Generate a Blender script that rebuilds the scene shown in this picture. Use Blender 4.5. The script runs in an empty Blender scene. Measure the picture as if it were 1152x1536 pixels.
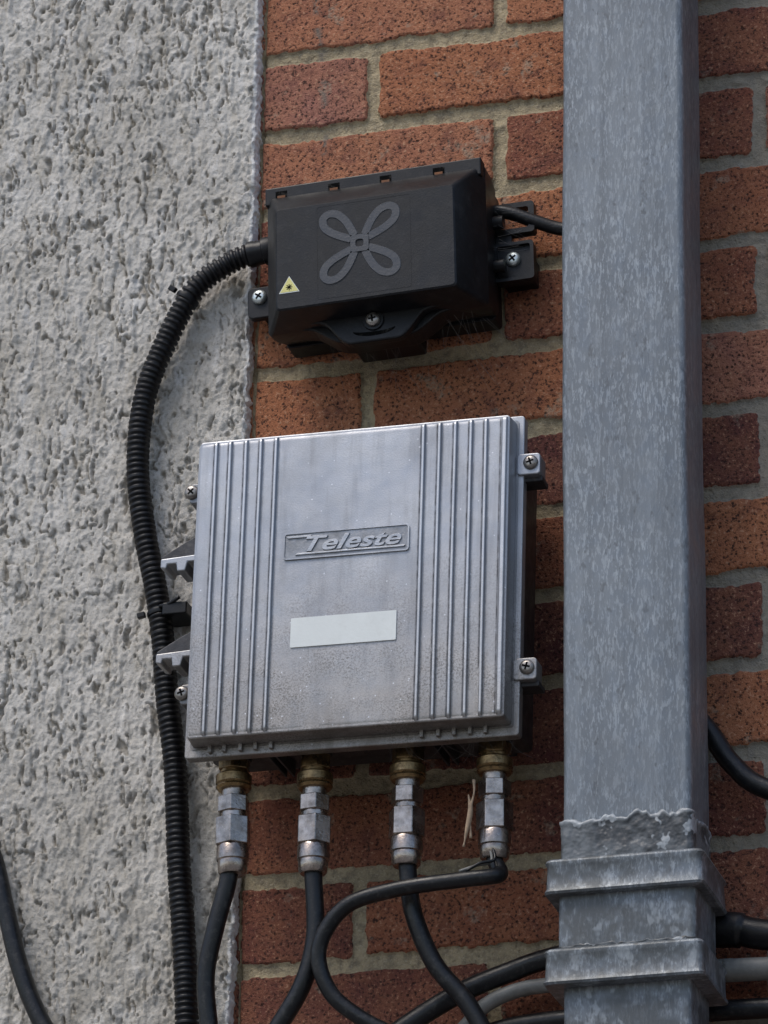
import bpy, bmesh, math, random
import numpy as np
from mathutils import Vector, Matrix
random.seed(4)
scn=bpy.context.scene
scn.view_settings.view_transform='Standard'; scn.view_settings.look='None'; scn.view_settings.exposure=0
COL=bpy.context.collection

# ---------------------------------------------------------------- materials
class Mat:
    def __init__(s,name):
        s.m=bpy.data.materials.new(name); s.m.use_nodes=True; s.t=s.m.node_tree
        s.b=s.t.nodes['Principled BSDF']; s.tc=s.t.nodes.new('ShaderNodeTexCoord').outputs['Object']
    def n(s,typ,ins=None,**kw):
        x=s.t.nodes.new(typ)
        for k,v in kw.items(): setattr(x,k,v)
        for k,v in (ins or {}).items(): s.set(x.inputs[k],v)
        return x
    def set(s,sock,v):
        if isinstance(v,bpy.types.NodeSocket): s.t.links.new(v,sock)
        else:
            if isinstance(v,(tuple,list)) and len(v)==3 and sock.type=='RGBA': v=(*v,1)
            sock.default_value=v
    def mapv(s,scale):
        return s.n('ShaderNodeMapping',{'Vector':s.tc,'Scale':scale}).outputs[0]
    def noise(s,scale,detail=4,rough=.6,vec=None,dist=0):
        return s.n('ShaderNodeTexNoise',{'Vector':vec if vec is not None else s.tc,'Scale':scale,'Detail':min(detail,3),'Roughness':rough,'Distortion':dist}).outputs['Fac']
    def vor(s,scale,vec=None,feature='F1'):
        return s.n('ShaderNodeTexVoronoi',{'Vector':vec if vec is not None else s.tc,'Scale':scale},feature=feature).outputs['Distance']
    def ramp(s,fac,stops):
        r=s.n('ShaderNodeValToRGB',{'Fac':fac}); e=r.color_ramp.elements
        while len(e)<len(stops): e.new(.5)
        for i,(p,c) in enumerate(stops):
            e[i].position=p
            e[i].color=(c,c,c,1) if isinstance(c,(int,float)) else (*c,1)
        return r.outputs[0]
    def mix(s,f,a,b,mode='MIX'):
        x=s.n('ShaderNodeMix',data_type='RGBA',blend_type=mode)
        s.set(x.inputs[0],f); s.set(x.inputs[6],a); s.set(x.inputs[7],b); return x.outputs[2]
    def math(s,op,a,b=0.0,clamp=False):
        x=s.n('ShaderNodeMath',operation=op,use_clamp=clamp); s.set(x.inputs[0],a); s.set(x.inputs[1],b); return x.outputs[0]
    def rng(s,v,a,b): return s.n('ShaderNodeMapRange',{'Value':v,'From Min':a,'From Max':b}).outputs[0]
    def wsum(s,*p):
        r=None
        for v,k in p:
            q=s.math('MULTIPLY',v,k); r=q if r is None else s.math('ADD',r,q)
        return r
    def attr(s,name): return s.n('ShaderNodeAttribute',attribute_name=name).outputs['Fac']
    def bump(s,h,strength=.5,dist=.001,prev=None):
        i={'Height':h,'Strength':strength,'Distance':dist}
        if prev is not None: i['Normal']=prev
        return s.n('ShaderNodeBump',i).outputs[0]
    def out(s,col=None,rough=None,metal=None,normal=None,spec=None):
        if col is not None: s.set(s.b.inputs['Base Color'],col)
        if rough is not None: s.set(s.b.inputs['Roughness'],rough)
        if metal is not None: s.set(s.b.inputs['Metallic'],metal)
        if normal is not None: s.set(s.b.inputs['Normal'],normal)
        if spec is not None: s.set(s.b.inputs['Specular IOR Level'],spec)
        return s.m

def m_brick():
    M=Mat('brickwork')
    mask=M.attr('mask'); rnd=M.attr('brnd'); stain=M.attr('stain')
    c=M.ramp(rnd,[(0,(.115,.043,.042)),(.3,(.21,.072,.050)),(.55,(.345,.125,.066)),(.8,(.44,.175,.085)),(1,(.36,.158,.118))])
    c=M.mix(M.ramp(M.noise(22,5,.65),[(.35,0),(.7,.5)]),c,(.46,.20,.10))
    c=M.mix(M.ramp(M.noise(45,4,.7),[(.5,0),(.75,.7)]),c,(.155,.058,.048))
    grain=M.noise(320,3,.75)
    c=M.mix(M.ramp(grain,[(.545,0),(.62,.92)]),c,(.045,.024,.02))
    c=M.mix(M.ramp(grain,[(.34,.7),(.42,0)]),c,(.60,.34,.21))
    pm=M.ramp(M.vor(190),[(.15,1),(.28,0)])
    pm=M.math('MULTIPLY',pm,M.ramp(M.noise(60,2),[(.38,.15),(.58,1)]))
    c=M.mix(M.math('MULTIPLY',pm,.85),c,(.045,.022,.018))
    mc=M.mix(M.ramp(M.noise(9,3),[(.35,0),(.65,1)]),(.39,.32,.205),(.54,.44,.28))
    mc=M.mix(M.ramp(M.noise(120,5,.7),[(.35,.7),(.56,0)]),mc,(.19,.16,.115))
    mc=M.mix(M.ramp(M.noise(600,2,.6),[(.55,0),(.7,.5)]),mc,(.64,.56,.42))
    sep=M.n('ShaderNodeSeparateXYZ',{0:M.tc})
    gx=M.ramp(M.rng(sep.outputs[0],.14,.32),[(0,0),(1,.7)])  # lit left side of the mortar painted in: beige fades to grey rightward
    mc=M.mix(gx,mc,M.mix(M.noise(150,4),(.16,.155,.14),(.36,.345,.31)))
    mk=M.math('ADD',mask,M.math('MULTIPLY',M.math('SUBTRACT',M.noise(240,4,.7),.5),1.0))
    mk=M.ramp(mk,[(.42,0),(.58,1)])
    sm=M.math('MULTIPLY',M.ramp(M.noise(30,3,.7),[(.61,0),(.67,.55)]),M.ramp(M.noise(300,2),[(.4,.2),(.6,1)]))
    c=M.mix(sm,c,(.42,.35,.26))
    col=M.mix(mk,mc,c)
    col=M.mix(M.math('MULTIPLY',stain,M.ramp(M.noise(110,5,.7),[(.44,0),(.52,.85)])),col,(.20,.175,.145))
    hh=M.wsum((M.noise(800,1,.7),.35),(grain,-1.0),(pm,-.55))
    return M.out(col,.88,0,M.bump(hh,.75,.0026),.25)

def m_render():
    M=Mat('roughcast')
    pit=M.attr('pit'); edge=M.attr('edge'); v=M.mapv((1,1,.4))
    c=M.mix(M.ramp(M.noise(7,4,.6),[(.35,0),(.65,1)]),(.53,.50,.45),(.65,.62,.57))
    nz=M.noise(50,5,.75,v)
    c=M.mix(M.ramp(nz,[(.34,.5),(.47,0)]),c,(.42,.38,.31))
    c=M.mix(M.ramp(nz,[(.57,0),(.68,.5)]),c,(.76,.74,.71))
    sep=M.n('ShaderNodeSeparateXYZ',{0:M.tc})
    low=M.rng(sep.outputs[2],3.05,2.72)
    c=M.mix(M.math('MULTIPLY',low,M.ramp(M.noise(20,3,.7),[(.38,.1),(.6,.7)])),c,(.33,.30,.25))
    c=M.mix(M.ramp(M.noise(380,2,.7),[(.56,0),(.65,.5)]),c,(.29,.255,.20))
    c=M.mix(M.math('MULTIPLY',pit,.55),c,(.17,.14,.10))
    c=M.mix(M.math('MULTIPLY',edge,M.ramp(M.noise(90,3),[(.38,.3),(.5,1)])),c,(.80,.79,.77))
    hh=M.wsum((M.noise(600,2,.7),.6),(M.noise(210,3,.8,v),1.0))
    return M.out(c,.9,0,M.bump(hh,.6,.0026),.2)

def m_cast(name='cast_aluminium',k=1.0):
    M=Mat(name)
    v=M.mapv((1,1,.10))
    K=lambda *a: tuple(x*k for x in a)
    c=M.mix(M.ramp(M.noise(14,5,.6),[(.35,0),(.65,1)]),K(.36,.372,.40),K(.46,.473,.50))
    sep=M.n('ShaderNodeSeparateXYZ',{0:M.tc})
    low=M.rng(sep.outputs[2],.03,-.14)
    c=M.mix(M.math('MULTIPLY',low,.6),c,K(.36,.315,.265))  # warm reflection on the lower half painted into the metal colour
    dirt=M.math('MULTIPLY',M.ramp(M.noise(560,3,.85),[(.46,0),(.6,.85)]),M.math('MULTIPLY',M.math('ADD',low,.16,True),M.ramp(M.noise(28,3),[(.38,.2),(.62,1)])))
    c=M.mix(dirt,c,K(.12,.108,.095))
    c=M.mix(M.ramp(M.noise(80,3,.7,v),[(.50,0),(.75,.45)]),c,K(.20,.20,.205))
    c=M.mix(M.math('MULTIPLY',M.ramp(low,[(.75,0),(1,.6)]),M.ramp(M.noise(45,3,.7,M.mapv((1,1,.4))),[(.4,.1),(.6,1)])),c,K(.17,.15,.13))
    c=M.mix(M.ramp(M.vor(110),[(.04,.8),(.09,0)]),c,K(.72,.73,.76))
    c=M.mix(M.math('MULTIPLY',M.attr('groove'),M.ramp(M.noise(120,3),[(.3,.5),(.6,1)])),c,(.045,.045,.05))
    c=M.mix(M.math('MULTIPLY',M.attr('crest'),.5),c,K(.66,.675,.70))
    r=M.ramp(M.noise(30,3,.7),[(.3,.36),(.7,.54)])
    hh=M.wsum((M.noise(900,1,.7),.14),(M.noise(28,2,.5),1.0))
    return M.out(c,r,.78,M.bump(hh,.22,.004))

def m_pipe(name='weathered_zinc_paint',k=1.0,patchy=0):
    M=Mat(name)
    v=M.mapv((1,1,.26)); v2=M.mapv((1,1,.04)); K=lambda *a: tuple(x*k for x in a)
    c=M.mix(M.ramp(M.noise(6,3,.6),[(.35,0),(.65,1)]),K(.145,.163,.182),K(.195,.218,.240))
    c=M.mix(M.ramp(M.noise(60,3,.7,v2),[(.42,0),(.68,.55)]),c,K(.105,.118,.131))
    c=M.mix(M.ramp(M.noise(70,3,.7,v2),[(.55,0),(.72,.35)]),c,K(.27,.298,.325))
    patch=M.ramp(M.noise(11,3,.6),[(.38,.35),(.62,1)])
    c=M.mix(M.math('MULTIPLY',patch,M.ramp(M.noise(480,2,.6,v),[(.53,0),(.62,.55)])),c,(.35,.385,.415))
    c=M.mix(M.math('MULTIPLY',patch,M.ramp(M.noise(300,3,.75,v),[(.565,0),(.61,.5)])),c,(.39,.428,.46))
    c=M.mix(M.ramp(M.noise(90,3,.8,M.mapv((1,1,.5))),[(.61,0),(.68,.5)]),c,(.075,.08,.085))
    if patchy:
        c=M.mix(M.ramp(M.noise(26,3,.8),[(.42,0),(.54,.75)]),c,(.082,.087,.088))
        c=M.mix(M.ramp(M.noise(60,3,.8,M.mapv((1,1,.6))),[(.56,0),(.64,.5)]),c,(.36,.39,.41))
    r=M.ramp(M.noise(60,2,.6),[(.3,.34),(.7,.56)])
    hh=M.wsum((M.noise(300,3,.75,v),1.0),(M.noise(9,1),3.0))
    return M.out(c,r,.25,M.bump(hh,.34,.0013),.5)

def m_seal():
    M=Mat('old_sealant')
    c=M.mix(M.ramp(M.noise(28,5,.75),[(.42,0),(.56,1)]),(.05,.054,.058),(.15,.163,.172))
    c=M.mix(M.ramp(M.noise(42,4,.75),[(.58,0),(.62,.8)]),c,(.46,.49,.51))
    c=M.mix(M.math('MULTIPLY',M.attr('rim'),.8),c,(.42,.45,.47))
    return M.out(c,.42,0,M.bump(M.noise(50,3,.7),.8,.004))
def m_plain(name,c,r=.5,metal=0,var=.35,scale=60,dustc=(.25,.23,.2),dust=.25,bs=.3,bd=.0006,bscale=500,spec=.5):
    M=Mat(name)
    dark=tuple(x*(1-var) for x in c)
    k=M.mix(M.ramp(M.noise(scale,3,.65),[(.35,0),(.65,1)]),dark,c)
    k=M.mix(M.ramp(M.noise(scale*2.3,3,.75),[(.52,0),(.75,dust)]),k,dustc)
    rr=M.ramp(M.noise(scale*.8,2,.6),[(.3,max(0,r-.08)),(.7,min(1,r+.1))])
    return M.out(k,rr,metal,M.bump(M.noise(bscale,1,.6),bs,bd),spec)
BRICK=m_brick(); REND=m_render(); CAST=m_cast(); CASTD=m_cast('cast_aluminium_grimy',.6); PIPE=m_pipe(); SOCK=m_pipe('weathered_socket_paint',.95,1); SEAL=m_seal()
BLACK=m_plain('black_plastic',(.0078,.0086,.0108),.42,0,.35,40,(.10,.10,.10),.13,.25,.0004,700,.36)
EMBL=m_plain('emblem_plastic',(.062,.065,.072),.34,0,.12,60,(.1,.1,.1),.12)
RUBBER=m_plain('black_cable',(.009,.010,.012),.36,0,.3,60,(.16,.15,.14),.2,spec=.4)
CORR=m_plain('conduit_plastic',(.006,.006,.0075),.42,0,.3,60,(.12,.11,.10),.12,spec=.38)
GREYC=m_plain('grey_cable',(.21,.21,.195),.5,0,.3,60)
NICK=m_plain('nickel',(.50,.43,.38),.25,.95,.5,90,(.14,.10,.07),.6,.3,.0005)
BRASS=m_plain('tarnished_brass',(.42,.285,.14),.32,.9,.6,130,(.10,.07,.045),.8,.4,.0006)
ZINC=m_plain('zinc_screw',(.72,.78,.76),.32,.7,.2,120)
STEEL=m_plain('old_screw',(.40,.37,.34),.36,.85,.45,120)
DARKM=m_plain('dark_cast',(.075,.075,.08),.5,.6,.4,80,(.25,.23,.2),.3)
LABEL=m_plain('paper_label',(.84,.87,.84),.5,0,.05,50,(.6,.6,.55),.15,.1)
YEL=m_plain('yellow_sticker',(.82,.76,.28),.5,0,.12,90,(.3,.27,.15),.3)
HOLE=m_plain('dark_recess',(.004,.004,.004),.9,spec=.1)
RUST=m_plain('rust',(.26,.11,.05),.8,0,.4,90)
TWIG=m_plain('dry_leaf',(.50,.36,.24),.8,0,.3,200)
WEB=m_plain('web_dust',(.30,.29,.28),.9)
M=Mat('paving'); c=M.mix(M.noise(3,6,.7),(.16,.155,.15),(.26,.25,.235)); c=M.mix(M.ramp(M.noise(60,4,.7),[(.4,.5),(.6,0)]),c,(.12,.115,.11))
GROUND=M.out(c,.9,0,M.bump(M.noise(80,5,.7),.4,.004))

# ---------------------------------------------------------------- helpers
def empty(name,loc=(0,0,0),rot=0):
    o=bpy.data.objects.new(name,None); COL.objects.link(o); o.location=loc; o.rotation_euler[1]=rot; o.empty_display_size=.05
    return o
def mkobj(name,me,mat,parent=None,smooth=False):
    me.materials.append(mat); o=bpy.data.objects.new(name,me); COL.objects.link(o)
    if parent: o.parent=parent
    if smooth:
        me.polygons.foreach_set('use_smooth',[True]*len(me.polygons))
    return o
def bevel(o,w,seg=2,ang=35):
    b=o.modifiers.new('b','BEVEL'); b.width=w; b.segments=seg; b.limit_method='ANGLE'; b.angle_limit=math.radians(ang)
    return o
def fixn(me):
    bm=bmesh.new(); bm.from_mesh(me); bmesh.ops.recalc_face_normals(bm,faces=bm.faces); bm.to_mesh(me); bm.free()
def prism(name,pts,y0,y1,mat,parent,bw=.0008,pts1=None,seg=2):
    pts1=pts1 or pts; n=len(pts)
    vs=[(x,y0,z) for x,z in pts]+[(x,y1,z) for x,z in pts1]
    fs=[list(range(n)),list(range(2*n-1,n-1,-1))]+[[i,i+n,(i+1)%n+n,(i+1)%n] for i in range(n)]
    me=bpy.data.meshes.new(name); me.from_pydata(vs,[],fs); fixn(me)
    o=mkobj(name,me,mat,parent)
    if bw: bevel(o,bw,seg)
    return o
def rect(x0,x1,z0,z1): return [(x0,z0),(x1,z0),(x1,z1),(x0,z1)]
def rrect(x0,x1,z0,z1,r,k=5):
    out=[]
    for cx,cz,a in ((x1-r,z0+r,-90),(x1-r,z1-r,0),(x0+r,z1-r,90),(x0+r,z0+r,180)):
        for i in range(k+1):
            t=math.radians(a+90*i/k); out.append((cx+r*math.cos(t),cz+r*math.sin(t)))
    return out
def box(name,x0,x1,y0,y1,z0,z1,mat,parent,bw=.001): return prism(name,rect(x0,x1,z0,z1),y0,y1,mat,parent,bw)
def lathe(name,prof,origin,axis,mat,parent,n=24,smooth=True,phase=0):
    ax=Vector(axis).normalized(); u=ax.orthogonal().normalized(); w=ax.cross(u)
    vs=[];fs=[]
    for d,r in prof:
        for i in range(n):
            t=2*math.pi*i/n+phase; p=Vector(origin)+ax*d+(u*math.cos(t)+w*math.sin(t))*r; vs.append(p[:])
    for j in range(len(prof)-1):
        for i in range(n):
            a=j*n+i; b=j*n+(i+1)%n; fs.append([a,b,b+n,a+n])
    fs.append(list(range(n))[::-1]); fs.append([ (len(prof)-1)*n+i for i in range(n)])
    me=bpy.data.meshes.new(name); me.from_pydata(vs,[],fs); fixn(me)
    o=mkobj(name,me,mat,parent,smooth and n>8)
    if smooth and n>8:
        e=o.modifiers.new('e','EDGE_SPLIT'); e.split_angle=math.radians(40)
    else: bevel(o,.0007,2)
    return o
def catmull(P,step=.002):
    P=[Vector(p) for p in P]; P=[P[0]*2-P[1]]+P+[P[-1]*2-P[-2]]; out=[]
    for i in range(1,len(P)-2):
        a,b,c,d=P[i-1:i+3]; n=max(2,int((c-b).length/step))
        for k in range(n):
            t=k/n
            out.append(.5*((2*b)+(c-a)*t+(2*a-5*b+4*c-d)*t*t+(3*b-a-3*c+d)*t**3))
    out.append(P[-2]); return out
def tube(name,P,rad,mat,parent=None,step=.003,n=16,wob=0):
    pts=catmull(P,step); vs=[];fs=[]
    T=[(pts[min(i+1,len(pts)-1)]-pts[max(i-1,0)]).normalized() for i in range(len(pts))]
    u=T[0].orthogonal().normalized(); s=0
    for i,p in enumerate(pts):
        if i: s+=(p-pts[i-1]).length
        u=(u-T[i]*u.dot(T[i])).normalized(); w=T[i].cross(u)
        r=rad(s) if callable(rad) else rad
        for k in range(n):
            a=2*math.pi*k/n; vs.append((p+(u*math.cos(a)+w*math.sin(a))*r)[:])
    for j in range(len(pts)-1):
        for i in range(n):
            a=j*n+i;b=j*n+(i+1)%n; fs.append([a,b,b+n,a+n])
    fs.append(list(range(n))[::-1]); fs.append([(len(pts)-1)*n+i for i in range(n)])
    me=bpy.data.meshes.new(name); me.from_pydata(vs,[],fs)
    return mkobj(name,me,mat,parent,True)
def ribbon(name,pts,width,y,th,mat,parent):
    pts=[Vector((p[0],0,p[1])) for p in pts]; c=catmull(pts,.001); vs=[];fs=[]
    for i,p in enumerate(c):
        t=(c[min(i+1,len(c)-1)]-c[max(i-1,0)]).normalized(); nn=Vector((-t.z,0,t.x))*width/2
        for q,yy in ((p+nn*.88,y-th),(p-nn*.88,y-th),(p+nn,y),(p-nn,y)): vs.append((q.x,yy,q.z))
    for i in range(len(c)-1):
        a=i*4; b=a+4
        fs+=[[a,a+1,b+1,b],[a,b,b+2,a+2],[a+1,a+3,b+3,b+1]]
    me=bpy.data.meshes.new(name); me.from_pydata(vs,[],fs)
    return mkobj(name,me,mat,parent)
def screw(name,x,y,z,r,mat,parent,rot=.4):
    o=lathe(name,[(0,r*.98),(r*.25,r),(r*.5,r*.88),(r*.65,r*.6),(r*.66,r*.3)],(x,y,z),(0,-1,0),mat,parent,20)
    for k in range(2):
        a=rot+k*math.pi/2; d=Vector((math.cos(a),0,math.sin(a))); e=Vector((-math.sin(a),0,math.cos(a)))
        L=r*.52; wd=r*.12; cc=Vector((x,y,z)); pp=[cc+d*L+e*wd,cc-d*L+e*wd,cc-d*L-e*wd,cc+d*L-e*wd]
        prism(name+'_slot',[(p.x,p.z) for p in pp],y-r*.69-.0002*k,y-r*.4,HOLE,parent,0)
    return o
_r=np.random.RandomState(7); LAT=_r.rand(6,512,512)*2-1
def vn(x,y,s=0):
    L=LAT[s%6]; x=x+s*37.3; y=y+s*91.7
    xi=np.floor(x).astype(int); yi=np.floor(y).astype(int); fx=x-xi; fy=y-yi
    fx=fx*fx*(3-2*fx); fy=fy*fy*(3-2*fy); xi&=511; yi&=511; x1=(xi+1)&511; y1=(yi+1)&511
    return (L[xi,yi]*(1-fx)+L[x1,yi]*fx)*(1-fy)+(L[xi,y1]*(1-fx)+L[x1,y1]*fx)*fy
def fbm(x,y,s=0,o=4):
    a=1;t=0;r=0
    for i in range(o): r=r+a*vn(x*2**i,y*2**i,s+i); t+=a; a*=.55
    return r/t
def sstep(a,b,x):
    t=np.clip((x-a)/(b-a),0,1); return t*t*(3-2*t)
def gridmesh(name,X,Y,Z,mat,parent,attrs,flip=False):
    nz,nx=X.shape; co=np.stack([X,Y,Z],-1).reshape(-1,3).astype(np.float32)
    I=np.arange(nz*nx).reshape(nz,nx); a=I[:-1,:-1];b=I[:-1,1:];c=I[1:,1:];d=I[1:,:-1]
    q=np.stack([a,b,c,d],-1).reshape(-1,4).astype(np.int32)
    me=bpy.data.meshes.new(name); me.vertices.add(len(co)); me.vertices.foreach_set('co',co.ravel())
    me.loops.add(q.size); me.loops.foreach_set('vertex_index',q.ravel())
    me.polygons.add(len(q)); me.polygons.foreach_set('loop_start',np.arange(0,q.size,4,dtype=np.int32))
    me.update(calc_edges=True); me.polygons.foreach_set('use_smooth',np.ones(len(q),bool))
    for k,v in attrs.items():
        at=me.attributes.new(k,'FLOAT','POINT'); at.data.foreach_set('value',v.ravel().astype(np.float32))
    return mkobj(name,me,mat,parent)

# ---------------------------------------------------------------- brick wall
Z0=3.5765; P=.0783; L=.235
def brick_ids(x,z):
    r=np.floor((Z0-z)/P).astype(int); off=np.where(r%2==0,.102,-.0155)
    n=np.floor((x-off)/L).astype(int); return r,n,off
def hsh(r,n,k): 
    v=np.sin(r*12.9898+n*78.233+k*37.719)*43758.5453; return v-np.floor(v)
wall=empty('brick_wall')
zt=Z0+5*P; zb=Z0-14*P; xl=-.13; xr=.80
xs=np.arange(xl,xr+1e-6,.0016); zs=np.arange(zb,zt+1e-6,.0016)
X,Z=np.meshgrid(xs,zs); um=X*1000; vm=Z*1000
wx=X+fbm(um/22,vm/22,1)*.0028+vn(um/4,vm/4,5)*.0011; wz=Z+fbm(um/26,vm/18,2)*.0036+vn(um/4,vm/4,3)*.0011
r,n,off=brick_ids(wx,wz)
fx=(wx-off)-n*L; fz=(Z0-wz)-r*P
dx=np.minimum(fx,L-fx)-.0060; dz=np.minimum(fz,P-fz)-.0067
cr=.004; d=np.minimum(dx,dz); cc=cr-np.sqrt(np.clip(cr-dx,0,None)**2+np.clip(cr-dz,0,None)**2); d=np.where((dx<cr)&(dz<cr),cc,d)
mask=sstep(-.0010,.0014,d)
h=mask*.0040
h+=mask*((hsh(r,n,3)-.5)*.003+(hsh(r,n,4)-.5)*.02*(fx-L/2)*.3+fbm(um/9,vm/9,4)*.0007)
h+=(1-mask)*(fbm(um/8,vm/8,0)*.0013+sstep(.25,.6,fbm(um/30,vm/14,5))*.0016)
crack=np.exp(-((X+.1195+fbm(vm/9,um*0,3)*.0015)/.0014)**2)
h-=crack*.006; mask=mask*(1-sstep(.3,.8,crack))
br=hsh(r,n,1)*.85+.15
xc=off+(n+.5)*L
br=np.where((xc>.06)&(xc<.25)&(r>=2)&(r<=8)&(xc+L/2>.16),br*.45,br)  # lit and shaded areas painted into brick tone, darkest between box and pipe
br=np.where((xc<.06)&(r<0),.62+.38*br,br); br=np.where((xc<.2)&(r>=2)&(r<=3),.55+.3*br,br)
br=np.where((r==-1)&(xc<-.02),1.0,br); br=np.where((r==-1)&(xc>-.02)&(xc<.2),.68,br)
sx=-.066+.006*np.sin((Z-3.5)*20); stain=np.exp(-((X-sx)/.003)**2)*sstep(3.53,3.56,Z)*sstep(-.1,.2,vn(vm/12,um*0,2))
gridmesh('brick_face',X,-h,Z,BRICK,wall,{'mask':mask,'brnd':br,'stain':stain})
vs=[];fs=[];A=[]
def addbrick(x0,x1,z0,z1,rv):
    i=len(vs); e=.0015
    vs.extend([(x0,.004,z0),(x1,.004,z0),(x1,.004,z1),(x0,.004,z1),(x0+e,-.0036,z0+e),(x1-e,-.0036,z0+e),(x1-e,-.0036,z1-e),(x0+e,-.0036,z1-e)])
    fs.extend([[i+4,i+5,i+6,i+7],[i,i+1,i+5,i+4],[i+1,i+2,i+6,i+5],[i+2,i+3,i+7,i+6],[i+3,i,i+4,i+7]]); A.extend([rv]*8)
for rr in range(-32,45):
    z1=Z0-rr*P-.0058; z0=z1-P+.0116
    if z0<0: continue
    o=.102 if rr%2==0 else -.0155
    for nn in range(-2,18):
        x0=o+nn*L+.0052; x1=x0+L-.0104
        inside=(-5<=rr<14)
        if inside and x1<xr: continue
        if inside: x0=max(x0,xr)
        x0=max(x0,-.13)
        if x1-x0<.01: continue
        addbrick(x0,x1,z0,z1,float(hsh(np.array(rr),np.array(nn),1))*.85+.15)
me=bpy.data.meshes.new('bricks'); me.from_pydata(vs,[],fs)
for k,v in (('mask',np.ones(len(vs))),('brnd',np.array(A))):
    at=me.attributes.new(k,'FLOAT','POINT'); at.data.foreach_set('value',v.astype(np.float32))
mkobj('outer_bricks',me,BRICK,wall)
def plane(name,x0,x1,z0,z1,y,mat,parent):
    me=bpy.data.meshes.new(name); me.from_pydata([(x0,y,z0),(x1,y,z0),(x1,y,z1),(x0,y,z1)],[],[[0,1,2,3]]); return mkobj(name,me,mat,parent)
plane('mortar_top',-.13,4.2,zt,6,.0002,BRICK,wall); plane('mortar_base',-.13,4.2,0,zb,.0002,BRICK,wall); plane('mortar_side',xr,4.2,zb,zt,.0002,BRICK,wall)
box('wall_core',-.13,4.2,.02,.3,0,6,BRICK,wall,0)

# ---------------------------------------------------------------- roughcast pier
pier=empty('rendered_wall')
zs=np.arange(2.5,3.95,.0011); us=np.arange(-.50,-.122,.0011); ne=14
xx=np.concatenate([us,np.full(ne,-.122)]); X,Z=np.meshgrid(xx,zs)
um=X*1000;vm=Z*1000
wu=um+fbm(um/14,vm/14,1)*4+vm*.06; wv=vm+fbm(um/18,vm/18,2)*7
dens=fbm(um/60,vm/80,3,3)
na=.7*vn(wu/5.2,wv/21,0)+.3*vn(wu/2.4,wv/8,4)
gate=sstep(.0,.33,vn(wu/8,wv/14,2)+dens*.5)
crev=np.exp(-((na-.22)/.07)**2)*gate
holes=sstep(.34,.50,.6*vn(wu/3.0,wv/10.5,5)+.4*vn(wu/1.9,wv/5.0,1)+dens*.25-.04)
pit=np.clip(crev*.9+holes,0,1)
plate=sstep(.15,.33,na)
n2=fbm(wu/8,wv/19,2,4)
h=.0022*n2+.0018*plate-.0032*pit+.0008*vn(um/2.5,vm/3.4,3)+.0016*fbm(um/40,vm/40,4)
Y=-.016-h
edge=np.zeros_like(X)
ew=fbm(vm/14,vm*0+3,2)*.0026+vn(vm/4,vm*0+9,1)*.0010+ .0010*np.sin(vm/90)
edge_fall=np.exp((X-(-.122))/.003)
Y+=edge_fall*.002
X=X+ew*sstep(-.15,-.122,X)
for k in range(ne):
    j=len(us)+k; t=(k+1)/ne
    X[:,j]=X[:,len(us)-1]+.0012*np.sin(t*3.1)+.0008*vn(vm[:,j]/3,t*9+0*vm[:,j],2)
    Y[:,j]=Y[:,len(us)-1]*(1-t)+.002*t; edge[:,j]=1-sstep(.75,.95,t)
edge[:,len(us)-3:len(us)]=.8
gridmesh('render_face',X,Y,Z,REND,pier,{'pit':pit*(1-edge),'edge':edge})
plane('render_left',-3,-.4995,0,6,-.0165,REND,pier); plane('render_top',-.4995,-.122,3.9485,6,-.0165,REND,pier); plane('render_base',-.4995,-.122,0,2.5,-.0165,REND,pier)
box('pier_core',-3,-.131,.02,.3,0,6,REND,pier,0)
def edgeplane(z0,z1):
    me=bpy.data.meshes.new('render_edge'); me.from_pydata([(-.122,-.0165,z0),(-.122,.004,z0),(-.122,.004,z1),(-.122,-.0165,z1)],[],[[0,1,2,3]]); mkobj('render_edge',me,REND,pier)
edgeplane(0,2.5); edgeplane(3.9485,6)
me=bpy.data.meshes.new('ground'); me.from_pydata([(-300,-600,0),(300,-600,0),(300,.3,0),(-300,.3,0)],[],[[0,1,2,3]]); mkobj('ground',me,GROUND)

# ---------------------------------------------------------------- downpipe
dp=empty('downpipe')
def vtube(name,x0,x1,y0,y1,z0,z1,mat,r,parent=dp,taper=0):
    o=rrect(x0,x1,y0,y1,r,5); n=len(o); k=max(2,int((z1-z0)/.05)); vs=[];fs=[]
    for j in range(k+1):
        z=z0+(z1-z0)*j/k; s=1+taper*(j/k); wb=.0006*math.sin(z*9)+.0003*math.sin(z*31)
        vs+=[((x-(x0+x1)/2)*s+(x0+x1)/2+wb,(y-(y0+y1)/2)*s+(y0+y1)/2,z) for x,y in o]
    for j in range(k):
        for i in range(n):
            a=j*n+i;b=j*n+(i+1)%n; fs.append([a,b,b+n,a+n])
    fs.append(list(range(n))[::-1]); fs.append([k*n+i for i in range(n)])
    me=bpy.data.meshes.new(name); me.from_pydata(vs,[],fs); ob=mkobj(name,me,mat,parent,True)
    e=ob.modifiers.new('e','EDGE_SPLIT'); e.split_angle=math.radians(40); return ob
vtube('pipe_upper',.1885,.2945,-.12,-.05,2.83,6,PIPE,.006)
vtube('pipe_lower',.1895,.2935,-.119,-.051,.25,2.7225,SOCK,.005)
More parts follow.
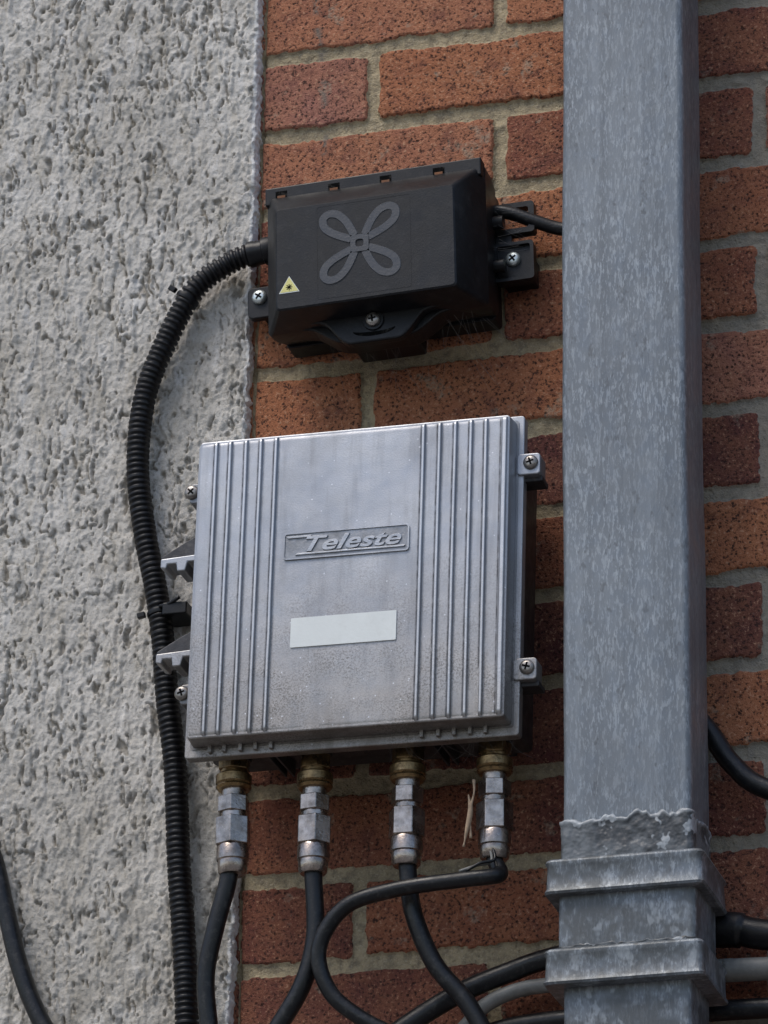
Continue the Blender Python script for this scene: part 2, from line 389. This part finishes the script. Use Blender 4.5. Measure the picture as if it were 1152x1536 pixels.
def band(name,x0,x1,y0,y1,z0,z1):
    prof=[(z0,0),(z0,.0015),(z0+.002,.0025),(z0+.005,.0012),(z1-.006,.0006),(z1-.003,.002),(z1-.001,.0012),(z1,0)]
    vs=[];fs=[];N=None
    for z,e in prof:
        o=rrect(x0-e,x1+e,y0-e,y1+e,.005,4); N=len(o); vs+=[(a+.0006*math.sin(a*90+z*300),b,z+.0008*math.sin(a*70)) for a,b in o]
    for j in range(len(prof)-1):
        for i in range(N):
            a=j*N+i;b=j*N+(i+1)%N; fs.append([a,b,b+N,a+N])
    fs.append(list(range(N))[::-1]); fs.append([(len(prof)-1)*N+i for i in range(N)])
    me=bpy.data.meshes.new(name); me.from_pydata(vs,[],fs); ob=mkobj(name,me,SOCK,dp,True)
    e=ob.modifiers.new('e','EDGE_SPLIT'); e.split_angle=math.radians(50)
band('socket_band_1',.1785,.3045,-.130,-.044,2.797,2.826)
vtube('socket_body',.1865,.2990,-.1235,-.0475,2.745,2.7975,SOCK,.005)
band('socket_band_2',.1785,.3045,-.130,-.044,2.722,2.7515)
def collar(name,outl,zb_,ztop,amp,th0,mat,rows=24):
    pts=[]
    for i in range(len(outl)):
        a=Vector(outl[i]);b=Vector(outl[(i+1)%len(outl)]); k=max(1,int((b-a).length/.0015))
        for j in range(k): pts.append(a+(b-a)*j/k)
    nP=len(pts); vs=[];fs=[];RM=[]; cen=Vector((.2415,-.085))
    F=lambda f,a,b,s: float(f(np.array(float(a)),np.array(float(b)),s))
    for j in range(rows+1):
        t=j/rows
        for i,p in enumerate(pts):
            s=i*1.5
            top=ztop+F(fbm,s/14,ztop*9,1)*amp+F(vn,s/3,7.,2)*.0012
            z=zb_+(top-zb_)*t
            th=th0+F(fbm,s/9,t*4,3)*.0014+.0012*math.exp(-((t-.93)/.06)**2)
            if j==rows: th=-.0006
            q=p+(p-cen).normalized()*max(th,-.0006); vs.append((q.x,q.y,z)); RM.append(math.exp(-((t-.95)/.04)**2))
    for j in range(rows):
        for i in range(nP):
            a=j*nP+i;b=j*nP+(i+1)%nP; fs.append([a,b,b+nP,a+nP])
    me=bpy.data.meshes.new(name); me.from_pydata(vs,[],fs)
    at=me.attributes.new('rim','FLOAT','POINT'); at.data.foreach_set('value',np.array(RM,np.float32))
    mkobj(name,me,mat,dp,True)
collar('sealant',rrect(.1885,.2945,-.12,-.05,.005,3),2.824,2.864,.009,.0015,SEAL)
collar('sealant_lower',rrect(.1865,.2990,-.1235,-.0475,.005,3),2.750,2.7565,.003,.0008,SEAL,8)
box('wall_bracket',.21,.27,-.05,0,2.765,2.785,DARKM,dp)
box('wall_bracket_upper',.21,.27,-.05,0,4.5,4.52,DARKM,dp)

# ---------------------------------------------------------------- cast metal amplifier box
A=empty('cable_amplifier_box',(.0105,0,3.086),math.radians(.85))
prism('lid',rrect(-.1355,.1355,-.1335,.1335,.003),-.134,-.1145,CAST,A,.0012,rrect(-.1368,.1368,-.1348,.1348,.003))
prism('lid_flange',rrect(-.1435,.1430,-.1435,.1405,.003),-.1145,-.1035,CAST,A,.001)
prism('lid_seam',rrect(-.1385,.1385,-.1365,.1362,.003),-.1152,-.1140,CASTD,A,0)
prism('base_housing',rrect(-.133,.134,-.130,.132,.004),-.1035,-.036,DARKM,A,.001)
RX=(-.1205,-.108,-.094,-.081,-.0675,.0615,.0755,.089,.1025,.1155,.1315)
xs=np.arange(-.1343,.13431,.00035); zs=np.linspace(-.1323,.1323,120); X,Z=np.meshgrid(xs,zs)
hh=np.zeros_like(X)+.0004+fbm(X*40,Z*14,2,3)*.00035
gro=np.zeros_like(X); cre=np.zeros_like(X)
for i,x in enumerate(RX):
    d=np.abs(X-x-vn(Z*30,Z*0+i,1)*.00015); wv_=.0019 if i<10 else .003
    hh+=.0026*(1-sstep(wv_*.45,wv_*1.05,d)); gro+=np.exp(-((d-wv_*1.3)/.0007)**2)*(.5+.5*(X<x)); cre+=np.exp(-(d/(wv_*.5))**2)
ed=np.minimum.reduce([X+.1343,.1343-X,Z+.1323,.1323-Z]); hh=np.where(ed<.0006,-.0004,hh)
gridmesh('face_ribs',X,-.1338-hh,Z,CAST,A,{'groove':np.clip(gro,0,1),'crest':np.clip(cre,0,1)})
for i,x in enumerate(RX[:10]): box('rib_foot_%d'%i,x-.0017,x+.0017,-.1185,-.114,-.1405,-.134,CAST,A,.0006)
def frame(name,x0,x1,z0,z1,t,y0,y1,mat,parent):
    o=rrect(x0,x1,z0,z1,min(.003,(x1-x0)/4));i_=rrect(x0+t,x1-t,z0+t,z1-t,min(.0022,(x1-x0)/6));n=len(o)
    vs=[(x,y0,z) for x,z in o]+[(x,y0,z) for x,z in i_]+[(x,y1,z) for x,z in o]+[(x,y1,z) for x,z in i_]; fs=[]
    for k in range(n):
        m=(k+1)%n
        fs+=[[k,m,n+m,n+k],[k,2*n+k,2*n+m,m],[n+k,n+m,3*n+m,3*n+k]]
    me=bpy.data.meshes.new(name); me.from_pydata(vs,[],fs); fixn(me)
    return mkobj(name,me,mat,parent)
PL=m_plain('plate_metal',(.32,.33,.35),.45,.8,.3,80)
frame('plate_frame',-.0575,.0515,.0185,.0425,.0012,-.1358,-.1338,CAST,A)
prism('plate_ground',rrect(-.0563,.0503,.0197,.0413,.002),-.1349,-.1338,PL,A,0)
cu=bpy.data.curves.new('lettering','FONT'); cu.body='Teleste'; cu.size=.0215; cu.shear=.35; cu.extrude=.0006; cu.offset=.0003; cu.bevel_depth=.00015; cu.align_x='CENTER'
t=bpy.data.objects.new('tmp',cu); COL.objects.link(t)
dg=bpy.context.evaluated_depsgraph_get(); me=bpy.data.meshes.new_from_object(t.evaluated_get(dg)); bpy.data.objects.remove(t)
wd=max(v.co.x for v in me.vertices)-min(v.co.x for v in me.vertices)
LET=m_plain('letter_metal',(.46,.47,.49),.38,.8,.2,80); me.materials.clear()
o=mkobj('lettering',me,LET,A); o.rotation_euler=(math.pi/2,0,0); o.scale=(.083/wd,.86,1); o.location=(-.0005,-.1353,.0252)
prism('letter_swash_low',[(-.047,.0222),(.047,.0222),(.0485,.0236),(-.0455,.0236)],-.1360,-.134,LET,A,.0002)
prism('letter_swash_top',[(-.0535,.0376),(-.034,.0376),(-.033,.0394),(-.0555,.0394)],-.1360,-.134,LET,A,.0002)
prism('paper_label',rrect(-.0485,.0425,-.0600,-.0340,.0008),-.1353,-.1338,LABEL,A,0)
for z,k in ((.096,0),(-.086,1)):
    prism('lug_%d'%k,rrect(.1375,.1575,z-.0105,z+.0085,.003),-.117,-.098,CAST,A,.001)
    box('lug_web_%d'%k,.134,.158,-.110,-.09,z-.014,z-.009,DARKM,A,.001)
    screw('lug_screw_%d'%k,.1495,-.1165,z,.0064,STEEL,A,.3+k)
for z,k in ((.099,0),(-.083,1)):
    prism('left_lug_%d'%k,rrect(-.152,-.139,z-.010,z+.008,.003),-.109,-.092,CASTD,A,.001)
    screw('left_screw_%d'%k,-.1500,-.1085,z,.0064,STEEL,A,.8-k*.5)
for z,k in ((.052,0),(-.034,1)):
    prism('hinge_arm_%d'%k,[(-.138,z+.013),(-.155,z+.004),(-.176,z-.008),(-.176,z-.012),(-.138,z-.010)],-.105,-.07,DARKM,A,.0012)
    prism('hinge_clip_%d'%k,[(-.140,z-.011),(-.174,z-.013),(-.174,z-.021),(-.169,z-.022),(-.168,z-.018),(-.160,z-.018),(-.159,z-.025),(-.152,z-.025),(-.150,z-.017),(-.140,z-.017)],-.112,-.085,CAST,A,.001)
for x,k in ((-.11,0),(.10,1)):
    box('foot_%d'%k,x-.012,x+.012,-.036,-.001 if x>0 else -.02,-.12,.12,DARKM,A,.001)
for k,x in enumerate((-.113,-.0425,.0375,.1115)):
    lathe('port_boss_%d'%k,[(0,.0165),(.007,.0160)],(x,-.08,-.1295),(0,0,-1),DARKM,A,24)
lathe('blank_plug',[(0,.010),(.005,.010),(.008,.007)],(-.003,-.085,-.1295),(0,0,-1),DARKM,A,6)
for x in (-.075,-.068,.066,.074): box('under_fin',x-.001,x+.001,-.10,-.05,-.142,-.1295,DARKM,A,.0004)

# ---------------------------------------------------------------- coaxial cables with screwed connectors
def connector(parent,x,z0,tilt,k):
    e=bpy.data.objects.new('connector',None); COL.objects.link(e); e.parent=parent; e.location=(x,-.08,z0); e.rotation_euler=(0,tilt,k*.5); e.empty_display_size=.02
    s=1.1
    def la(nm,prof,m,n=24): lathe(nm,[(a*s,b*s) for a,b in prof],(0,0,0),(0,0,-1),m,e,n,phase=.3*k+.1)
    la('port_nut',[(-.004,.0125),(.007,.0125)],BRASS,6)
    la('port_thread',[(.004,.0105),(.011,.0105)],BRASS)
    la('brass_nut',[(.010,.0122),(.0115,.0137),(.0175,.0137),(.0185,.0128),(.0205,.0137),(.0225,.0120)],BRASS)
    la('neck',[(.022,.0092),(.029,.0090)],NICK)
    la('clamp_nut',[(.0285,.0125),(.041,.0125)],NICK,6)
    la('collar',[(.0405,.0098),(.046,.0098)],NICK)
    la('body_hex',[(.0455,.0140),(.067,.0140)],NICK,6)
    la('back_ring',[(.0665,.0112),(.069,.0123),(.0785,.0123),(.0795,.0112),(.081,.0114),(.088,.0108),(.0895,.0095)],NICK,28)
CW=[(-.103,2.951,-.015,[(-.1035,-.08,2.868),(-.1055,-.08,2.846),(-.114,-.08,2.812),(-.1225,-.078,2.769),(-.1195,-.075,2.726),(-.11,-.07,2.66)]),
    (-.032,2.946,0,[(-.032,-.08,2.865),(-.0315,-.08,2.845),(-.0290,-.08,2.796),(-.0375,-.08,2.757),(-.058,-.078,2.722),(-.09,-.075,2.68)]),
    (.048,2.946,.006,[(.0485,-.08,2.865),(.049,-.08,2.845),(.054,-.078,2.807),(.071,-.074,2.765),(.097,-.07,2.732),(.12,-.066,2.69)]),
    (.122,2.946,-.01,[(.1212,-.08,2.866),(.1222,-.081,2.848),(.1285,-.085,2.8345),(.1245,-.0945,2.8285),(.099,-.099,2.826),(.043,-.099,2.822),(.001,-.097,2.811),(-.021,-.094,2.779),(-.013,-.09,2.744),(.013,-.086,2.720),(.05,-.08,2.70)])]
for k,(x,z,tl,pp) in enumerate(CW):
    c=empty('coaxial_cable'); connector(c,x,z,tl,k)
    tube('cable',pp,.0075 if x<.1 else .0066,RUBBER,c,.002,18)
c=empty('twine'); 
tube('strand_1',[(.118,-.088,2.862),(.123,-.092,2.843),(.112,-.097,2.838),(.098,-.100,2.833)],.0013,GREYC,c,.002,8)
tube('strand_2',[(.120,-.088,2.862),(.126,-.093,2.844),(.115,-.099,2.839),(.104,-.102,2.832)],.0013,RUBBER,c,.002,8)
c=empty('dry_leaf')
tube('stem',[(.1085,-.095,2.912),(.1095,-.098,2.90),(.1065,-.098,2.885),(.1065,-.096,2.862)],lambda s:.0016-.0008*abs(math.sin(s*120)),TWIG,c,.002,6)
tube('blade',[(.104,-.095,2.90),(.1065,-.098,2.885),(.103,-.098,2.865),(.1005,-.096,2.855)],lambda s:.0006+.0018*abs(math.sin(s*75)),TWIG,c,.002,5)

def cable(name,pp,r,mat): return tube(name,pp,r,mat,None,.003,18)
cable('black_cable',[(.0,-.05,2.695),(.041,-.04,2.727),(.08,-.033,2.7515),(.12,-.03,2.767),(.156,-.03,2.777),(.22,-.028,2.787),(.300,-.03,2.790),(.337,-.03,2.783),(.45,-.025,2.77),(.7,-.02,2.77)],.0085,RUBBER)
cable('cable_sleeve',[(.285,-.03,2.791),(.312,-.03,2.789),(.337,-.03,2.783),(.42,-.028,2.772)],lambda s:.0145 if s<.03 else .0125,CORR)
cable('grey_cable',[(.055,-.035,2.69),(.086,-.03,2.725),(.102,-.03,2.741),(.128,-.03,2.7515),(.159,-.03,2.7545),(.22,-.03,2.756),(.302,-.03,2.756),(.336,-.03,2.755),(.7,-.025,2.75)],lambda s:.0062 if s<.16 else .0095,GREYC)
cable('black_cable',[(.06,-.02,2.69),(.095,-.02,2.717),(.164,-.02,2.727),(.308,-.022,2.725),(.7,-.02,2.72)],.0085,RUBBER)
cable('black_cable',[(-.42,-.03,3.02),(-.36,-.03,2.955),(-.334,-.03,2.905),(-.3185,-.03,2.851),(-.304,-.03,2.802),(-.284,-.03,2.756),(-.24,-.03,2.68),(-.2,-.03,2.5)],.0078,RUBBER)
cable('black_cable',[(.23,-.02,3.07),(.255,-.03,3.01),(.2895,-.03,2.963),(.310,-.03,2.931),(.339,-.03,2.907),(.42,-.03,2.88),(.7,-.03,2.85)],.0085,RUBBER)

# ---------------------------------------------------------------- corrugated conduit
cp=[(-.098,3.448),(-.112,3.447),(-.139,3.4385),(-.169,3.416),(-.1955,3.364),(-.2115,3.315),(-.2150,3.251),(-.2060,3.187),(-.1945,3.136),(-.186,3.086),(-.1800,3.030),(-.171,2.969),(-.1645,2.879),(-.1585,2.820),(-.153,2.741),(-.150,2.60),(-.148,2.40)]
cd=empty('corrugated_conduit')
def corr(s):
    t=(s/.0054)%1.0
    return .0102 if t<.55 else .0080
tube('hose',[(x,-.0335,z) for x,z in cp],corr,CORR,cd,.0007,20)
lathe('hose_end',[(0,.0105),(.004,.0125),(.012,.0125),(.013,.0108),(.018,.0108),(.022,.0118),(.026,.0118)],(-.092,-.0335,3.4485),(-1,0,-.12),BLACK,cd,28)
for (x,z,tx,tz,k) in ((-.1745,3.409,-.6,-.85,0),(-.190,3.111,.2,-1,1)):
    d=Vector((tx,0,tz)).normalized()
    lathe('cable_tie_%d'%k,[(-.0022,.0106),(0,.0112),(.0022,.0106)],(x,-.0335,z),d,BLACK,cd,24)
    s=Vector((-d.z,0,d.x)) if k else Vector((d.z,0,-d.x))
    if s.x>0: s=-s
    p=Vector((x,-.040,z))+s*.011
    lathe('tie_head_%d'%k,[(0,.0035),(.007,.0035)],p,s,BLACK,cd,4)
tube('tie_tail',[(-.186,-.045,3.113),(-.176,-.049,3.113),(-.166,-.052,3.117)],.0018,BLACK,cd,.002,6)
box('conduit_clip',-.182,-.160,-.05,-.018,3.103,3.114,BLACK,cd,.001)

# ---------------------------------------------------------------- black fibre junction box
B=empty('fibre_junction_box',(.0105,0,3.4155),math.radians(-1.9))
ow=.099; T=.0695; BT=-.067
def ring(x0,x1,z0,z1,y,r): return [(x,y,z) for x,z in rrect(x0,x1,z0,z1,r,4)]
rings=[ring(-ow+.002,ow-.002,BT+.010,T-.001,-.028,.004),ring(-ow,ow,BT+.003,T,-.050,.004),ring(-ow,ow,BT,T,-.0695,.004),ring(-ow+.001,ow-.001,BT,T-.001,-.0715,.004),
 ring(-.090,.092,BT+.001,T-.0150,-.0880,.004),ring(-.0795,.0815,BT+.003,T-.0355,-.1095,.0035),ring(-.0780,.080,BT+.0045,T-.037,-.1106,.003)]
n=len(rings[0]); vs=[p for r_ in rings for p in r_]; fs=[]
for j in range(len(rings)-1):
    for i in range(n):
        a=j*n+i;b=j*n+(i+1)%n; fs.append([a,b,b+n,a+n])
fs.append([(len(rings)-1)*n+i for i in range(n)]); fs.append(list(range(n))[::-1])
me=bpy.data.meshes.new('cover'); me.from_pydata(vs,[],fs); fixn(me)
o=mkobj('cover',me,BLACK,B,True); e=o.modifiers.new('e','EDGE_SPLIT'); e.split_angle=math.radians(25)
prism('base_tray',rrect(-ow+.004,ow-.004,BT+.006,T-.003,.004),-.030,-.008,BLACK,B,.001)
box('top_lip',-ow+.001,ow-.001,-.0800,-.066,T-.0145,T+.0025,BLACK,B,.0012)
for k,x in enumerate((-.083,-.035,.012,.060)):
    box('slot_%d'%k,x-.0052,x+.0052,-.0803,-.070,T-.0115,T-.0020,HOLE,B,0)
    box('slot_inlay_%d'%k,x-.0036,x+.0036,-.0806,-.071,T-.0114,T-.0065,RUST,B,0)
frame('emblem_field',-.042,.042,-.059,.030,.0004,-.11075,-.1104,BLACK,B)
q=[(.0046,.0075),(.0080,.0150),(.0125,.0225),(.0190,.0285),(.0265,.0300),(.0315,.0260),(.0305,.0185),(.0240,.0125),(.0155,.0080),(.0075,.0046)]
k=0; ecx,ecz=-.0035,-.0105
for sx in (1,-1):
    for sz in (1,-1):
        ribbon('emblem_loop_%d'%k,[(a*sx*1.03+ecx,b*sz*1.06+ecz) for a,b in q],.0076,-.1106,.0005+.00008*k,EMBL,B); k+=1
frame('emblem_square',ecx-.0082,ecx+.0082,ecz-.0082,ecz+.0082,.0046,-.1116,-.1105,EMBL,B)
tri=[(-.0755,-.0475),(-.0590,-.0475),(-.0672,-.0335)]
prism('warning_border',[(-.0765,-.0483),(-.0580,-.0483),(-.0672,-.0325)],-.1109,-.1104,LABEL,B,0)
prism('warning_sticker',tri,-.1111,-.1104,YEL,B,0)
for a in range(4):
    t=a*math.pi/4; d_=(math.cos(t)*.003,math.sin(t)*.003); nn=(-d_[1]*.12,d_[0]*.12); cx,cz=-.0672,-.0432
    prism('warning_mark',[(cx+d_[0]+nn[0],cz+d_[1]+nn[1]),(cx-d_[0]+nn[0],cz-d_[1]+nn[1]),(cx-d_[0]-nn[0],cz-d_[1]-nn[1]),(cx+d_[0]-nn[0],cz+d_[1]-nn[1])],-.1112-a*.00003,-.1105,HOLE,B,0)
def tongue(amp,hw,x0,x1):
    tg=[(x0,BT+.004)]
    for i in range(25):
        t=i/24; x=-hw+2*hw*t; s=min(1,math.sin(math.pi*t)*1.25); s=s*s*(3-2*s)
        tg.append((x,BT-.001-amp*s))
    tg.append((x1,BT+.004)); return tg
prism('latch_tongue',tongue(.0175,.062,-.092,.092),-.074,-.050,BLACK,B,.0015)
prism('latch_tongue_front',tongue(.0235,.048,-.080,.082),-.0830,-.074,BLACK,B,.0015)
arc=[(.019*math.cos(a),BT-.0135-.0058*math.sin(a)) for a in [math.pi*i/12 for i in range(13)]]
arc+= [(x*.92,BT-.0135-.0022*math.sin(math.acos(max(-1,min(1,x/.019))))) for x in [-.017+.034*i/8 for i in range(9)]]
prism('latch_slot',arc,-.0834,-.076,HOLE,B,0)
lathe('latch_boss',[(0,.0095),(.002,.0090)],(0,-.083,BT-.0055),(0,-1,0),BLACK,B,24)
screw('latch_screw',0.0,-.0850,BT-.0055,.0064,STEEL,B,.1)
box('under_block',-.028,.030,-.05,-.02,BT-.014,BT+.004,BLACK,B,.002)
prism('bracket_right',rrect(.094,.132,-.030,.007,.004),-.034,-.026,BLACK,B,.001)
frame('bracket_ring',.098,.133,.016,.046,.005,-.036,-.026,BLACK,B)
prism('bracket_neck',rect(.090,.112,.005,.018),-.034,-.026,BLACK,B,.001)
frame('bracket_rim',.096,.132,-.030,.007,.003,-.038,-.034,BLACK,B)
box('bracket_standoff',.100,.128,-.026,0,-.025,.0,BLACK,B,.001)
lathe('bolt_boss_a',[(0,.006),(.010,.006)],(.098,-.045,.024),(1,0,0),BLACK,B,16)
lathe('bolt_boss_b',[(0,.006),(.010,.006)],(.098,-.045,-.018),(1,0,0),BLACK,B,16)
screw('fixing_screw_1',.113,-.0342,-.0085,.0068,ZINC,B,.6)
prism('bracket_left',rrect(-.130,-.094,-.028,.002,.005),-.032,-.024,BLACK,B,.001)
box('bracket_left_standoff',-.120,-.096,-.024,0,-.022,-.002,BLACK,B,.001)
screw('fixing_screw_2',-.1185,-.0322,-.0085,.0068,ZINC,B,.9)
lathe('white_plug',[(0,.006),(.006,.006)],(-.1265,-.017,-.012),(0,-1,0),ZINC,B,16)
cable('feed_cable',[(.09,-.035,3.460),(.116,-.035,3.4575),(.140,-.033,3.4475),(.165,-.03,3.4375),(.20,-.03,3.43),(.25,-.03,3.40)],.0060,RUBBER)
wb=empty('cobweb'); R_=random.Random(9)
def strand(a,b,sag,i):
    a=Vector(a);b=Vector(b); m=(a+b)/2+Vector((R_.uniform(-.003,.003),R_.uniform(-.002,.002),-sag))
    tube('strand_%d'%i,[a,m,b],.00008,WEB,wb,.006,4)
i=0
for _ in range(34):
    x=R_.uniform(-.04,.105); strand((x,-.05-R_.random()*.02,3.349),(x+R_.uniform(-.03,.04),-.004,3.30+R_.random()*.04),R_.uniform(.001,.006),i); i+=1
for _ in range(12):
    strand((.108+R_.random()*.01,-.05,3.44+R_.uniform(-.03,.02)),(.13+R_.random()*.02,-.03,3.45+R_.uniform(-.03,.015)),.002,i); i+=1
for _ in range(16):
    x=R_.uniform(.03,.15); strand((x,-.11,2.944),(x+R_.uniform(-.03,.03),-.08,2.93+R_.random()*.01),.003,i); i+=1

# ---------------------------------------------------------------- camera, light
cam=bpy.data.cameras.new('camera'); co=bpy.data.objects.new('camera',cam); COL.objects.link(co)
Ex=Vector((25560,2556,7000)).normalized(); Ez=Vector((267,16500,-7000)).normalized(); Ey=Ez.cross(Ex).normalized(); Ez=Ex.cross(Ey)
R=Matrix((Ex,Ey,Ez)); co.matrix_world=Matrix.Translation((1.0596,-3.5555,1.6263))@R.to_4x4()
cam.sensor_fit='VERTICAL'; cam.sensor_height=24; cam.lens=7000/1536*24; cam.clip_end=2000
scn.camera=co
w=bpy.data.worlds.new('World'); scn.world=w; w.use_nodes=True; nt=w.node_tree
sky=nt.nodes.new('ShaderNodeTexSky'); sky.sky_type='NISHITA'; sky.sun_disc=False
el=math.radians(58); az=math.radians(212)
sky.sun_elevation=el; sky.sun_rotation=az; sky.dust_density=1.8
nt.links.new(sky.outputs[0],nt.nodes['Background'].inputs[0]); nt.nodes['Background'].inputs[1].default_value=.15
sd=Vector((math.sin(az)*math.cos(el),math.cos(az)*math.cos(el),math.sin(el)))
sl=bpy.data.lights.new('sun','SUN'); so=bpy.data.objects.new('sun',sl); COL.objects.link(so)
sl.energy=1.45; sl.angle=math.radians(28); sl.color=(1,.94,.86)
so.rotation_euler=sd.to_track_quat('Z','Y').to_euler(); so.location=(-2,-4,8)
